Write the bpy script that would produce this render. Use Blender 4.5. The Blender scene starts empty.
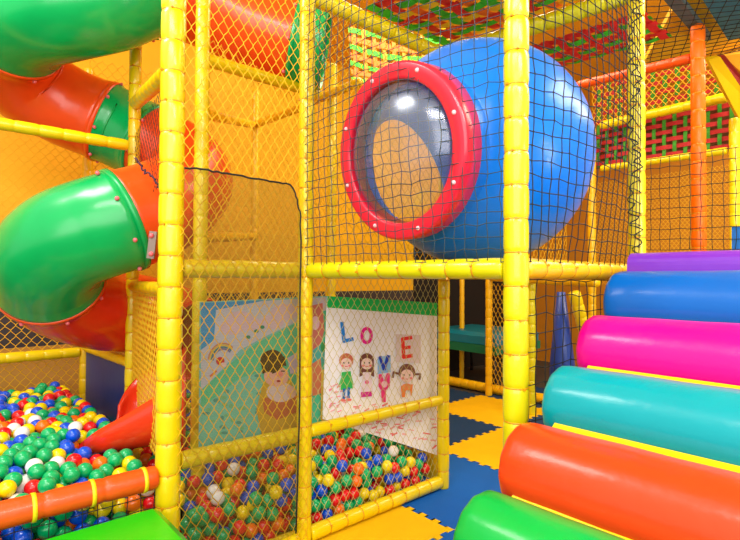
import bpy, math, random
import numpy as np
from mathutils import Vector, Matrix, Quaternion
from mathutils.bvhtree import BVHTree

random.seed(7)
C = bpy.context.scene.collection
PI = math.pi
F = 500.0                     # focal length in pixels of the 740 px wide frame
EYE = Vector((0, 0, 1.5))
CAMROT = Matrix.Rotation(math.radians(91.0), 3, 'X') @ Matrix.Rotation(math.radians(0.35), 3, 'Z')
TH = math.radians(41.35)
U = Vector((math.cos(TH), math.sin(TH), 0))       # along the front pit wall, away to the right
V = Vector((-math.sin(TH), math.cos(TH), 0))      # along the rollers, away to the left
Z = Vector((0, 0, 1))

def ray(px, py):
    return CAMROT @ Vector(((px - 370) / F, (270 - py) / F, -1))
def at(px, py, Y):
    r = ray(px, py)
    return EYE + r * (Y / r.y)
def at_z(px, py, z):
    r = ray(px, py)
    return EYE + r * ((z - EYE.z) / r.z)
def uv(u, v, z=0):
    return U * u + V * v + Z * z
def on_plane(px, py, A, B, off=0.0):
    """where a pixel ray meets the vertical plane through A and B moved off metres away from the camera"""
    d = Vector((B.x - A.x, B.y - A.y, 0)).normalized()
    n = Vector((-d.y, d.x, 0))
    if n.y < 0: n = -n
    r = ray(px, py)
    p0 = Vector((A.x, A.y, 0)) + n * off
    t = (p0 - EYE).dot(n) / r.dot(n)
    return EYE + r * t

# ------------------------------------------------------------------ materials
def lin(c):
    return tuple(((x / 255) / 12.92 if x / 255 <= .04045 else ((x / 255 + .055) / 1.055) ** 2.4) for x in c) + (1,)
_m = {}
def vinyl(name, rgb, rough=.35, bump=.0, bscale=20, spec=.5, coat=0.0, vary=.06, metal=0.0, trans=0.0):
    if name in _m: return _m[name]
    m = bpy.data.materials.new(name); m.use_nodes = True
    nt = m.node_tree; b = nt.nodes['Principled BSDF']
    tc = nt.nodes.new('ShaderNodeTexCoord')
    no = nt.nodes.new('ShaderNodeTexNoise'); no.inputs['Scale'].default_value = 6; no.inputs['Detail'].default_value = 3
    nt.links.new(tc.outputs['Object'], no.inputs['Vector'])
    mx = nt.nodes.new('ShaderNodeMix'); mx.data_type = 'RGBA'
    c = lin(rgb)
    mx.inputs['A'].default_value = tuple(x * (1 - vary * 2) for x in c[:3]) + (1,)
    mx.inputs['B'].default_value = tuple(min(1, x * (1 + vary)) for x in c[:3]) + (1,)
    nt.links.new(no.outputs['Fac'], mx.inputs['Factor'])
    nt.links.new(mx.outputs['Result'], b.inputs['Base Color'])
    b.inputs['Roughness'].default_value = rough
    b.inputs['Specular IOR Level'].default_value = spec
    b.inputs['Coat Weight'].default_value = coat
    b.inputs['Coat Roughness'].default_value = .12
    b.inputs['Metallic'].default_value = metal
    if bump:
        n2 = nt.nodes.new('ShaderNodeTexNoise'); n2.inputs['Scale'].default_value = bscale; n2.inputs['Detail'].default_value = 4
        nt.links.new(tc.outputs['Object'], n2.inputs['Vector'])
        bp = nt.nodes.new('ShaderNodeBump'); bp.inputs['Strength'].default_value = bump; bp.inputs['Distance'].default_value = .01
        nt.links.new(n2.outputs['Fac'], bp.inputs['Height']); nt.links.new(bp.outputs['Normal'], b.inputs['Normal'])
    _m[name] = m
    return m

YEL = vinyl('yellow vinyl', (240, 212, 6), .3, .25, 14, coat=.25)
YELG = vinyl('lemon vinyl', (226, 216, 10), .28, .3, 14, coat=.3)
YELO = vinyl('amber vinyl', (252, 200, 8), .35, .25, 14, coat=.15)
ORG = vinyl('orange vinyl', (250, 112, 0), .35, .2, 14, spec=.3)
ORGR = vinyl('red orange vinyl', (240, 84, 16), .38, .4, 18, coat=.1)
TIE = vinyl('cable tie', (226, 150, 8), .4)
TIEY = vinyl('yellow band', (250, 215, 20), .45)
NETY = vinyl('yellow twine', (245, 190, 14), .7)
NETP = vinyl('pale yellow twine', (206, 190, 110), .7)
NETG = vinyl('gold twine', (232, 178, 12), .8)
NETK = vinyl('black twine', (26, 30, 28), .8)
NETT = vinyl('dark teal twine', (44, 62, 72), .7)
TGREEN = vinyl('green slide plastic', (0, 172, 86), .26, coat=.15, vary=.1)
TORANGE = vinyl('orange slide plastic', (246, 82, 22), .28, coat=.2, vary=.08)
TRED = vinyl('red slide plastic', (238, 58, 24), .25, coat=.2)
BLUE = vinyl('blue pod plastic', (4, 132, 250), .3, spec=.35, coat=.1)
RING = vinyl('red ring plastic', (238, 34, 62), .28, coat=.25)
STEEL = vinyl('bolt steel', (150, 130, 120), .35, metal=.6)
PINKB = vinyl('pink bolt', (240, 110, 120), .35)
DARK = vinyl('dark plastic', (24, 26, 30), .6)

# ------------------------------------------------------------------ mesh builder
class MB:
    def __init__(s): s.v = []; s.f = []; s.m = []; s.sm = []
    def add(s, vs, fs, mat=0, smooth=True):
        o = len(s.v); s.v += [tuple(p) for p in vs]
        for f in fs: s.f.append(tuple(i + o for i in f)); s.m.append(mat); s.sm.append(smooth)
    def box(s, lo, hi, mat=0, R=None, off=None):
        vs = [Vector((x, y, z)) for z in (lo[2], hi[2]) for y in (lo[1], hi[1]) for x in (lo[0], hi[0])]
        if R: vs = [R @ p for p in vs]
        if off: vs = [p + off for p in vs]
        s.add(vs, [(0, 2, 3, 1), (4, 5, 7, 6), (0, 1, 5, 4), (2, 6, 7, 3), (0, 4, 6, 2), (1, 3, 7, 5)], mat, False)
    def hexa(s, b, t, mat=0):
        """prism between bottom loop b and top loop t"""
        n = len(b); vs = list(b) + list(t)
        fs = [tuple(reversed(range(n))), tuple(range(n, 2 * n))]
        fs += [(i, (i + 1) % n, n + (i + 1) % n, n + i) for i in range(n)]
        s.add(vs, fs, mat, False)
    def tube(s, pts, r, n=8, mat=0, caps=True, closed=False, smooth=True, arc=None):
        pts = [Vector(p) for p in pts]; k = len(pts)
        rr = r if hasattr(r, '__len__') else [r] * k
        T = []
        for i in range(k):
            a = pts[(i - 1) % k] if closed else pts[max(0, i - 1)]
            b = pts[(i + 1) % k] if closed else pts[min(k - 1, i + 1)]
            t = b - a; T.append(t.normalized() if t.length > 1e-9 else Vector((0, 0, 1)))
        ref = Vector((0, 0, 1)) if abs(T[0].z) < .9 else Vector((1, 0, 0))
        N = (ref - T[0] * ref.dot(T[0])).normalized()
        vs = []
        for i in range(k):
            N = (N - T[i] * N.dot(T[i])).normalized(); B = T[i].cross(N)
            for j in range(n):
                a = 2 * PI * j / n
                vs.append(pts[i] + (N * math.cos(a) + B * math.sin(a)) * rr[i])
        fs = []
        for i in range(k if closed else k - 1):
            i2 = (i + 1) % k
            for j in range(n):
                j2 = (j + 1) % n
                fs.append((i * n + j, i * n + j2, i2 * n + j2, i2 * n + j))
        if caps and not closed:
            fs.append(tuple(reversed(range(n)))); fs.append(tuple((k - 1) * n + j for j in range(n)))
        s.add(vs, fs, mat, smooth)
    def lathe(s, prof, n=32, M=None, mat=0, closed=False):
        """prof: (radius, height) pairs around local Z"""
        M = M or Matrix.Identity(4); vs = []; fs = []; k = len(prof)
        for r, h in prof:
            for j in range(n):
                a = 2 * PI * j / n
                vs.append(M @ Vector((r * math.cos(a), r * math.sin(a), h)))
        for i in range(k if closed else k - 1):
            i2 = (i + 1) % k
            for j in range(n):
                j2 = (j + 1) % n
                fs.append((i * n + j, i * n + j2, i2 * n + j2, i2 * n + j))
        s.add(vs, fs, mat)
    def ball(s, c, r, nu=12, nv=8, mat=0):
        vs = [Vector(c) + Vector((0, 0, r))]
        for i in range(1, nv):
            a = PI * i / nv
            for j in range(nu):
                b = 2 * PI * j / nu
                vs.append(Vector(c) + Vector((math.sin(a) * math.cos(b), math.sin(a) * math.sin(b), math.cos(a))) * r)
        vs.append(Vector(c) - Vector((0, 0, r)))
        fs = [(0, 1 + j, 1 + (j + 1) % nu) for j in range(nu)]
        for i in range(nv - 2):
            for j in range(nu):
                a = 1 + i * nu
                fs.append((a + j, a + nu + j, a + nu + (j + 1) % nu, a + (j + 1) % nu))
        e = len(vs) - 1; a = 1 + (nv - 2) * nu
        fs += [(e, a + (j + 1) % nu, a + j) for j in range(nu)]
        s.add(vs, fs, mat)
    def build(s, name, mats, parent=None, origin=None):
        me = bpy.data.meshes.new(name)
        o = Vector(origin) if origin is not None else None
        vs = [tuple(Vector(p) - o) for p in s.v] if o is not None else s.v
        me.from_pydata(vs, [], s.f)
        mats = mats if isinstance(mats, (list, tuple)) else [mats]
        for m in mats: me.materials.append(m)
        me.polygons.foreach_set('material_index', s.m)
        me.polygons.foreach_set('use_smooth', s.sm)
        me.update()
        ob = bpy.data.objects.new(name, me); C.objects.link(ob)
        if o is not None: ob.location = o
        if parent: ob.parent = parent
        return ob

def tag(o, label=None, cat=None, group=None, kind=None):
    if label: o['label'] = label
    if cat: o['category'] = cat
    if group: o['group'] = group
    if kind: o['kind'] = kind
    return o
def empty(name, loc, label, cat, group=None):
    o = bpy.data.objects.new(name, None); C.objects.link(o); o.location = loc; o.empty_display_size = .1
    return tag(o, label, cat, group)
def child(mb, name, mats, root):
    """link a part built in world space under an unrotated root"""
    ob = mb.build(name, mats, None); ob.parent = root; ob.location = -Vector(root.location)
    if root.parent: ob.location = -(Vector(root.location) + Vector(root.parent.location))
    return ob
def crom(P, k=8):
    P = [Vector(p) for p in P]; Q = [P[0] * 2 - P[1]] + P + [P[-1] * 2 - P[-2]]; out = []
    for i in range(1, len(Q) - 2):
        a, b, c, d = Q[i - 1:i + 3]
        for j in range(k):
            t = j / k
            out.append(.5 * ((2 * b) + (c - a) * t + (2 * a - 5 * b + 4 * c - d) * t * t + (3 * b - a - 3 * c + d) * t ** 3))
    out.append(P[-1]); return out

# ------------------------------------------------------------------ padded tubes (posts and rails)
rnd = random.Random(3)
def padded(name, p0, p1, r, mat, label, cat, group=None, seg=.125, ties=False, tiemat=None, n=20):
    """foam-padded steel tube from p0 to p1; the foam bulges between cable ties"""
    p0, p1 = Vector(p0), Vector(p1); d = p1 - p0; L = d.length
    k = max(1, round(L / seg)); sl = L / k
    rot = Z.rotation_difference(d.normalized())
    mb = MB(); prof = []; ts = []
    fr = (0, .035, .08, .16, .33, .5, .67, .84, .92, .965)
    for i in range(k):
        for f in fr: prof.append((i, f))
    prof.append((k, 0))
    ph = [rnd.random() * 6.28 for _ in range(k + 1)]; am = [.5 + rnd.random() for _ in range(k + 1)]
    vs = []; fs = []
    for i, f in prof:
        dd = min(f, 1 - f) * sl
        kk = i if f < .5 else i + 1
        near = math.exp(-(dd / .009) ** 2); mid = math.exp(-(dd / .028) ** 2)
        base = r * (1 - .075 * near + .03 * math.sin(PI * f))
        for j in range(n):
            a = 2 * PI * j / n
            w = 1 + mid * am[kk] * .022 * math.sin(6 * a + ph[kk]) + .012 * math.sin(2 * a + ph[min(i, k)])
            vs.append((base * w * math.cos(a), base * w * math.sin(a), (i + f) * sl))
    m = len(prof)
    for i in range(m - 1):
        for j in range(n):
            j2 = (j + 1) % n
            fs.append((i * n + j, i * n + j2, (i + 1) * n + j2, (i + 1) * n + j))
    fs.append(tuple(reversed(range(n)))); fs.append(tuple((m - 1) * n + j for j in range(n)))
    mb.add(vs, fs)
    ob = mb.build(name, mat); ob.location = p0; ob.rotation_mode = 'QUATERNION'; ob.rotation_quaternion = rot
    tag(ob, label, cat, group)
    if ties:
        t0 = MB()
        circ = [Vector((r * .9 * math.cos(2 * PI * j / 20), r * .9 * math.sin(2 * PI * j / 20), 0)) for j in range(20)]
        t0.tube(circ, .0038, 6, closed=True)
        t0.box((r * .88, -.004, -.004), (r * .88 + .014, .004, .004))
        proto = None
        for i in range(1, k):
            if proto is None:
                c = proto = t0.build('cable_tie', tiemat or TIE)
            else:
                c = proto.copy(); C.objects.link(c)
            c.parent = ob; c.location = (0, 0, i * sl); c.rotation_euler = (0, 0, 3.6 + rnd.random() * 1.6)
    return ob

# ------------------------------------------------------------------ nets
def net(name, quad, cw, ch, r, mat, label, kind='diamond', group=None, sag=0.0, n=4, jit=.06, cat='net'):
    """quad: bottom-left, bottom-right, top-right, top-left"""
    A, B, Cc, D = [Vector(p) for p in quad]
    w = ((B - A).length + (Cc - D).length) / 2; h = ((D - A).length + (Cc - B).length) / 2
    nx = max(2, round(w / cw)); ny = max(2, round(h / ch))
    nrm = (B - A).cross(D - A).normalized()
    rg = random.Random(name + label)
    def P(s, t):
        s = min(max(s, 0), 1); t = min(max(t, 0), 1)
        return (A * (1 - s) + B * s) * (1 - t) + (D * (1 - s) + Cc * s) * t + nrm * sag * math.sin(PI * s) * math.sin(PI * t)
    mb = MB()
    if kind == 'diamond':
        nj = {}
        for i in range(nx + 1):
            for j in range(2 * ny + 1): nj[i, j] = (rg.uniform(-jit, jit), rg.uniform(-jit, jit))
        for i in range(nx + 1):
            pts = []
            for j in range(2 * ny + 1):
                sgn = 1 if (i + j) % 2 == 0 else -1
                key = (i, j) if sgn > 0 else (i - 1, j)
                jx, jy = nj.get(key, (0, 0))
                s = (i + sgn * .46 + jx) / nx
                for dt in (-.13, .13):
                    pts.append(P(s, (j + dt + jy) / (2 * ny)))
            mb.tube(pts, r, n, smooth=True)
    else:
        g = [[P((i + rg.uniform(-jit, jit)) / nx, (j + rg.uniform(-jit, jit)) / ny) for j in range(ny + 1)] for i in range(nx + 1)]
        for i in range(nx + 1): mb.tube(g[i], r, n)
        for j in range(ny + 1): mb.tube([g[i][j] for i in range(nx + 1)], r, n)
        for i in range(nx + 1):
            for j in range(ny + 1): mb.ball(g[i][j], r * 1.7, 5, 3)
    ob = mb.build(name, mat, origin=A)
    return tag(ob, label, cat, group)

def belts(name, quad, na, nb, mata, matb, label, wa=.7, wb=.7, sag=0.0, skipa=0, amp=.006):
    """woven webbing: na belts along the first direction, nb across it"""
    A, B, Cc, D = [Vector(p) for p in quad]
    nrm = (B - A).cross(D - A).normalized()
    def P(s, t, o=0): return (A * (1 - s) + B * s) * (1 - t) + (D * (1 - s) + Cc * s) * t + nrm * o - Z * sag * math.sin(PI * s) * math.sin(PI * t)
    mb = MB(); mats = list(mata) + list(matb)
    for i in range(na):
        t0, t1 = (i + .5 - wa / 2) / na, (i + .5 + wa / 2) / na; vs = []
        for k in range(nb * 4 + 1):
            s = k / (nb * 4); o = amp * math.cos(PI * (s * nb - .5 + i))
            vs += [P(s, t0, o), P(s, t1, o)]
        mb.add(vs, [(2 * k, 2 * k + 2, 2 * k + 3, 2 * k + 1) for k in range(nb * 4)], i % len(mata))
    for i in range(nb):
        s0, s1 = (i + .5 - wb / 2) / nb, (i + .5 + wb / 2) / nb; vs = []
        for k in range(na * 4 + 1):
            t = k / (na * 4); o = -amp * math.cos(PI * (t * na - .5 + i))
            vs += [P(s0, t, o), P(s1, t, o)]
        mb.add(vs, [(2 * k, 2 * k + 2, 2 * k + 3, 2 * k + 1) for k in range(na * 4)], len(mata) + i % len(matb))
    return tag(mb.build(name, mats, origin=A), label, 'webbing')

# ================================================================== posts
def base(px, Y):
    p = at(px, 270, Y); return Vector((p.x, p.y, 0))
pL, pM, pS, pR, pT = base(170.5, 2.37), base(305.5, 2.84), base(444, 3.63), base(516, 2.0), base(637, 2.8)
pO, pY, pP, pC, pQ, pN = base(699, 3.6), base(735.5, 4.6), base(132.5, 3.5), base(86, 4.3), base(200, 2.95), base(254, 4.9)
pE1, pE2, pV, pI = base(462, 7.6), base(489, 6.5), base(531.5, 5.6), base(331, 4.3)
TOP = 3.35
def zz(p, z): return Vector((p.x, p.y, z))
def post(p, r, mat, label, top=TOP, ties=False, seg=.125, z0=0, name='padded_post', n=20):
    return padded(name, zz(p, z0), zz(p, top), r, mat, label, 'post', seg=seg, ties=ties, n=n)
post(pL, .056, YEL, 'thick yellow padded post between the left ball pit and the picture panels', ties=True, seg=.147)
post(pM, .043, YEL, 'yellow padded post where the diamond net meets the net in front of the bubble', ties=True, seg=.168)
post(pR, .049, YELG, 'lemon yellow padded post at the corner beside the roller steps', ties=True, seg=.132)
post(pT, .044, YEL, 'yellow padded post behind the purple top of the roller steps with knotted net edge', ties=True)
post(pS, .041, YEL, 'slim yellow padded post at the far end of the LOVE poster', ties=True)
post(pO, .046, ORG, 'orange padded post, the only orange upright', ties=True)
post(pY, .044, YEL, 'yellow padded post at the right edge holding the woven belt rails', top=3.0)
post(pP, .04, YEL, 'yellow padded post beside the orange slide chute', ties=True)
post(pC, .04, YELO, 'yellow padded post in the rear corner of the left ball pit', top=3.3)
post(pQ, .041, YEL, 'yellow padded post behind the diamond net left of the cloud picture')
post(pN, .038, YELO, 'amber padded post deep behind the diamond net')
post(pI, .042, YEL, 'yellow padded post behind the net left of the red ring window')
post(pE1, .036, YELO, 'thin amber post beyond the teal trampoline under the deck', top=1.5)
post(pE2, .044, YELO, 'amber padded post in front of the teal trampoline under the deck', top=1.5)
post(pV, .045, YELG, 'pale yellow post hung with black net behind the corner post', top=1.5)

# ================================================================== rails
def rail(a, b, r, mat, label, seg=.125, ties=False, tiemat=None, name='padded_rail', n=16, inset=(.04, .04)):
    d = (b - a).normalized()
    return padded(name, a + d * inset[0], b - d * inset[1], r, mat, label, 'rail', seg=seg, ties=ties, tiemat=tiemat, n=n)
zd = 1.545
nrm_wall = -V
fr = nrm_wall * .0
rail(zz(pL, zd) , zz(pM, zd), .045, YEL, 'yellow padded rail at deck height above the cloud picture', inset=(.06, .045))
rail(zz(pM, zd), zz(pR, zd), .043, YELG, 'lemon yellow padded deck rail under the bubble', ties=True, inset=(.045, .05))
rail(zz(pR, zd), zz(pT, zd), .043, YELO, 'amber padded deck rail running back to the purple step', ties=True, inset=(.05, .045))
rail(zz(pM, zd), zz(pS, zd), .04, YELO, 'amber deck rail behind the net above the LOVE poster')
rail(zz(pS, zd), zz(pT, zd), .04, YELO, 'amber deck rail at the back of the bubble bay')
rail(zz(pL, .625), zz(pM, .625), .042, YEL, 'yellow padded rail across the foot of the cloud picture', inset=(.06, .04))
rail(zz(pM, .632), zz(pS, .632), .036, YEL, 'yellow padded rail across the foot of the LOVE poster', ties=True, inset=(.04, .04))
rail(zz(pL, .05), zz(pM, .05), .045, YEL, 'yellow padded floor rail below the cloud picture', inset=(.06, .045))
rail(zz(pM, .05), zz(pS, .05), .042, YEL, 'yellow padded floor rail below the LOVE poster', ties=True, inset=(.045, .042))
pLF = zz(pL, 0) - U * 1.6
rail(zz(pLF, .575), zz(pL, .575), .052, ORGR, 'red-orange padded rail with yellow straps along the left ball pit', seg=.21, ties=False, inset=(0, .055))
pCF = zz(pC, 0) - U * 2.0
rail(zz(pCF, .86), zz(pC, .86), .042, YEL, 'yellow rail along the back net of the left ball pit')
rail(zz(pC, .9), zz(pP, .9), .034, YELO, 'yellow rail over the dark blue pad in the ball pit')
rail(zz(pP, 1.44), zz(pL, 1.44), .036, YELO, 'amber rail above the small net window beside the thick post')
rail(zz(pP, 2.72), zz(pL, 2.5), .042, YEL, 'yellow rail sloping up to the thick post under the orange tube end')
g1 = at(132, 146, 3.36); g0 = g1 - U * 1.9
rail(g0, g1, .036, YEL, 'yellow tube rail crossing in front of the upper orange elbow', inset=(0, .03))
qm = at(300, 88, 3.75); qq = at(200, 58, 2.97)
rail(qq, qm + (qm - qq) * .3, .04, YEL, 'yellow rail behind the diamond net under the big orange tube')
nn = at(254, 125, 4.9)
rail(at(200, 113, 2.97), nn, .034, YELO, 'amber rail running back to the deep amber post')
rail(nn, at(306, 106, 4.4), .034, YELO, 'amber rail from the deep amber post toward the bubble')
rail(at(200, 238, 2.97), at(256, 236, 4.9), .034, YELO, 'amber rail seen through the dark mesh curtain')
rail(at(306, 104, 4.4), at(365, 80, 4.0), .036, YELO, 'amber rail rising behind the red ring window')
rail(zz(pM, 3.13), zz(pS, 3.13), .05, YEL, 'yellow overhead beam running back above the bubble')
rail(zz(pS, 3.13), zz(pT, 3.13), .05, YELG, 'lemon yellow overhead beam across the back of the bubble bay')
o0 = at(697, 57, 3.62); o1 = at(575, 86, 4.6)
rail(o1, o0, .036, ORGR, 'red-orange rail above the net covered woven belts')
y0 = at(732, 96, 4.6); y1 = at(598, 126, 5.6)
rail(y1, y0, .046, YEL, 'yellow rail between the upper and lower woven belts')
y2 = at(732, 150, 4.6); y3 = at(598, 169, 5.6)
rail(y3, y2, .034, YEL, 'yellow rail under the lower woven belts')
post(base(592, 5.6), .042, YELO, 'amber post at the far end of the woven belt rails', top=3.2)
fl0 = at_z(446, 380, .06); fl1 = at_z(560, 402, .06)
rail(fl0 - (fl1 - fl0) * .3, fl1, .06, YELO, 'amber padded floor rail at the far edge of the mats')
rail(at(490, 278, 6.5), at(600, 283, 4.4), .04, YELO, 'amber rail under the far side of the deck')
rail(at(573, 288, 4.2), at(588, 345, 4.3), .05, YEL, 'yellow padded brace behind the black net by the blue wedge')

# orange rail straps: separate yellow webbing straps
orail = [o for o in C.objects if o.get('label', '').startswith('red-orange padded rail with yellow straps')][0]
sp = None
Lr = (zz(pL, 0) - pLF).length - .055
for k in range(7):
    if sp is None:
        m = MB(); m.lathe([(.0525, -.008), (.057, -.008), (.057, .008), (.0525, .008)], 24, closed=True)
        sp = m.build('strap', TIEY); c = sp
    else:
        c = sp.copy(); C.objects.link(c)
    c.parent = orail; c.location = (0, 0, Lr - .055 - k * .21)

# ================================================================== floor mats
FLOOR_M = vinyl('floor concrete', (66, 62, 56), .7)
mb = MB(); f0 = -7
mb.add([uv(-7, -6, -.012), uv(9, -6, -.012), uv(9, 6, -.012), uv(-7, 6, -.012)], [(0, 1, 2, 3)], 0, False)
tag(mb.build('floor', FLOOR_M), kind='structure')
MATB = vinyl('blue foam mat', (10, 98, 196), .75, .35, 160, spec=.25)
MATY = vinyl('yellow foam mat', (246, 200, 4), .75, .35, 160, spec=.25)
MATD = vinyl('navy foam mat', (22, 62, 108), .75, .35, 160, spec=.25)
e1 = at_z(420, 513, 0); ue = e1.dot(U); e2 = at_z(475, 462, 0); ue2 = e2.dot(U); ve = at_z(470, 433, 0).dot(V) - .1
ts = ue2 - ue
def mat_tile(iu, iv, mat, label):
    u0 = ue + iu * ts; v1 = ve + iv * ts; v0 = v1 - ts
    # jigsaw edge: trapezoid tabs alternate on every side, complementary to the neighbour
    nt_ = 9; e = []
    def side(fn):
        for k in range(nt_ * 2):
            a = k / (nt_ * 2); b = (k + 1) / (nt_ * 2); s = 0 if k in (0, nt_ * 2 - 1) else (.017 if k % 2 == 0 else -.017)
            wv = .006 / ts if k % 2 == 0 else -.006 / ts
            e.append(fn(a - wv if k else a, s if k else s)); e.append(fn(b + wv if k < nt_ * 2 - 1 else b, s))
    # the tabs share one wave along each grid line so tiles interlock
    side(lambda a, s: uv(u0 + a * ts, v0 + s))
    side(lambda a, s: uv(u0 + ts + s, v0 + a * ts))
    top = []
    side(lambda a, s: uv(u0 + (1 - a) * ts, v1 - s))
    side(lambda a, s: uv(u0 - s, v1 - a * ts))
    b = [p - Z * .012 for p in e]
    m = MB(); n = len(e)
    m.add(b + e, [tuple(range(n, 2 * n))] + [(i, (i + 1) % n, n + (i + 1) % n, n + i) for i in range(n)], 0, False)
    ob = m.build('foam_mat', mat, origin=uv(u0 + ts / 2, v0 + ts / 2, -.012))
    return tag(ob, label, 'mat')
mat_tile(0, 0, MATB, 'bright blue puzzle foam mat on the floor beside the LOVE poster panel')
mat_tile(-1, 0, MATY, 'yellow puzzle foam mat in front of the floor rail below the LOVE poster')
mat_tile(1, 0, MATY, 'yellow puzzle foam mat behind the blue mat, partly hidden by the corner post')
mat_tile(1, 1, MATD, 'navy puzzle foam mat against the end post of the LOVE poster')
mat_tile(2, 1, MATY, 'shaded yellow puzzle foam mat nearest the teal trampoline')
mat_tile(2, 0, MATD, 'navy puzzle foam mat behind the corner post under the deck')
mat_tile(0, -1, MATY, 'yellow puzzle foam mat under the left end of the roller steps')
mat_tile(-1, -1, MATB, 'blue puzzle foam mat nearest the camera below the green roller')
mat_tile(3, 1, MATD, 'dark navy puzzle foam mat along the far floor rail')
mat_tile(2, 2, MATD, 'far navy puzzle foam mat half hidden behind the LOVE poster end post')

# ================================================================== walls
def wall_mat():
    m = bpy.data.materials.new('painted wall'); m.use_nodes = True; nt = m.node_tree; b = nt.nodes['Principled BSDF']
    g = nt.nodes.new('ShaderNodeNewGeometry'); s = nt.nodes.new('ShaderNodeSeparateXYZ'); nt.links.new(g.outputs['Position'], s.inputs[0])
    mp = nt.nodes.new('ShaderNodeMapRange'); mp.inputs['From Max'].default_value = 4.0
    nt.links.new(s.outputs['Z'], mp.inputs['Value'])
    cr = nt.nodes.new('ShaderNodeValToRGB'); cr.color_ramp.interpolation = 'CONSTANT'
    el = cr.color_ramp.elements
    el[0].position = 0; el[0].color = lin((206, 150, 60))
    el[1].position = .86 / 4; el[1].color = lin((62, 56, 58))
    e = el.new(1.32 / 4); e.color = lin((246, 190, 12))
    e = el.new(2.03 / 4); e.color = lin((255, 194, 0))
    nt.links.new(mp.outputs['Result'], cr.inputs['Fac'])
    no = nt.nodes.new('ShaderNodeTexNoise'); no.inputs['Scale'].default_value = 3
    nt.links.new(g.outputs['Position'], no.inputs['Vector'])
    mx = nt.nodes.new('ShaderNodeMix'); mx.data_type = 'RGBA'; mx.blend_type = 'MULTIPLY'; mx.inputs['Factor'].default_value = .3
    nt.links.new(cr.outputs['Color'], mx.inputs['A']); nt.links.new(no.outputs['Color'], mx.inputs['B'])
    mx.inputs['Factor'].default_value = .12
    nt.links.new(mx.outputs['Result'], b.inputs['Base Color']); b.inputs['Roughness'].default_value = .6
    return m
WM = wall_mat()
WR = vinyl('mustard wall', (196, 128, 10), .7)
def slab(name, a, b, z0, z1, th, mat):
    d = (b - a).normalized(); n = Vector((-d.y, d.x, 0)) * th
    m = MB(); q = [a, b, b + n, a + n]
    m.hexa([zz(p, z0) for p in q], [zz(p, z1) for p in q], 0)
    return tag(m.build(name, mat), kind='structure')
slab('wall_back', uv(-7, 5.35), uv(9, 5.35), -.012, 4.4, .1, WM)
slab('dark_panel_1', uv(5.6, 5.33), uv(8.0, 5.33), -.012, 2.1, .02, vinyl('dark panel', (16, 12, 10), .8))  # dark panel added for the black background under the deck
slab('wall_right', uv(8.6, 5.35), uv(8.6, -5), -.012, 4.4, .1, WR)

mb = MB(); CQ = [(0.2, -2.5), (8.6, -2.5), (8.6, 5.35), (0.2, 5.35)]
mb.hexa([uv(a, b, 4.4) for a, b in CQ], [uv(a, b, 4.45) for a, b in CQ])
tag(mb.build('ceiling', vinyl('gold ceiling', (250, 186, 40), .7)), kind='structure')

# ================================================================== tube slide
SR = .295
tp = [(326, 48, 3.7), (296, 42, 3.68), (250, 27, 3.62), (200, 2, 3.5), (152, -13, 3.26), (108, 0, 3.08), (62, 9, 3.0), (24, 20, 3.05),
      (8, 46, 3.25), (26, 80, 3.5), (66, 106, 3.68), (105, 122, 3.76), (124, 131, 3.8), (150, 144, 3.8), (184, 164, 3.78), (190, 186, 3.58), (160, 208, 3.14),
      (123, 221, 2.95), (94, 230, 2.9), (66, 242, 2.88), (49, 261, 2.95), (54, 285, 3.17), (80, 301, 3.42), (108, 310, 3.66), (140, 314, 3.8), (172, 324, 3.8), (200, 340, 3.6)]
path = crom([at(*p) for p in tp], 8)
slide = empty('tube_slide', zz(path[-1], 0), 'spiral tube slide of green and orange plastic elbows over the left ball pit', 'slide')
secs = [(0, 1, TGREEN), (1, 4.25, TORANGE), (4.25, 7.5, TGREEN), (7.5, 11, TORANGE), (11, 13, TGREEN), (13, 17, TORANGE), (17, 20.75, TGREEN), (20.75, 26, TRED)]
rings_at = []
for a, b, m_ in secs:
    ia, ib = int(a * 8), int(b * 8)
    mb = MB(); seg = path[ia:ib + 1]
    k = len(seg)
    rr = [SR * (1.035 if (i == 0 or i == k - 1) else 1.03 if (i == 1 or i == k - 2) else 1.0) for i in range(k)]
    mb.tube(seg, rr, 48, caps=False)
    ob = child(mb, 'tube_elbow', m_, slide)
    md = ob.modifiers.new('th', 'SOLIDIFY'); md.thickness = .012
    ob['label'] = ('green' if m_ is TGREEN else 'orange') + ' plastic tube section'
def frame_at(i):
    t = (path[min(i + 1, len(path) - 1)] - path[max(i - 1, 0)]).normalized()
    n = (Z - t * Z.dot(t)).normalized(); return path[i], t, n, t.cross(n)
for i in (8, 34, 60, 88, 104, 136, 166):
    p, t, n, b = frame_at(i)
    mb = MB()
    M = Matrix.Translation(p) @ Z.rotation_difference(t).to_matrix().to_4x4()
    mb.lathe([(SR * 1.0, -.016), (SR * 1.055, -.016), (SR * 1.055, .016), (SR * 1.0, .016)], 48, M, closed=True)
    fl = child(mb, 'flange', TGREEN if i in (8, 34, 104, 136) else TORANGE, slide)
    for j in range(8):
        a = 2 * PI * (j + .5) / 8
        q = p + (n * math.cos(a) + b * math.sin(a)) * SR * 1.05 + t * (.03 if i != 136 else .05)
        m2 = MB(); m2.ball(q, .013, 8, 6)
        child(m2, 'bolt', PINKB, fl)
# steel bracket on the orange neck by the thick post
p, t, n, b = frame_at(132)
for ang in (2.0,):
    for s in (-1,):
        q = at(152, 245, 2.74)
        mb = MB(); mb.box((-.02, -.006, -.075), (.02, .006, .075), R=Matrix.Rotation(.1, 3, 'Y'), off=q)
        bk = child(mb, 'bracket', STEEL, slide)
        for dz in (-.05, .05):
            m2 = MB(); m2.ball(q + Vector((0, -.01, dz)), .014, 8, 6); child(m2, 'bolt', PINKB, bk)
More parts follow.
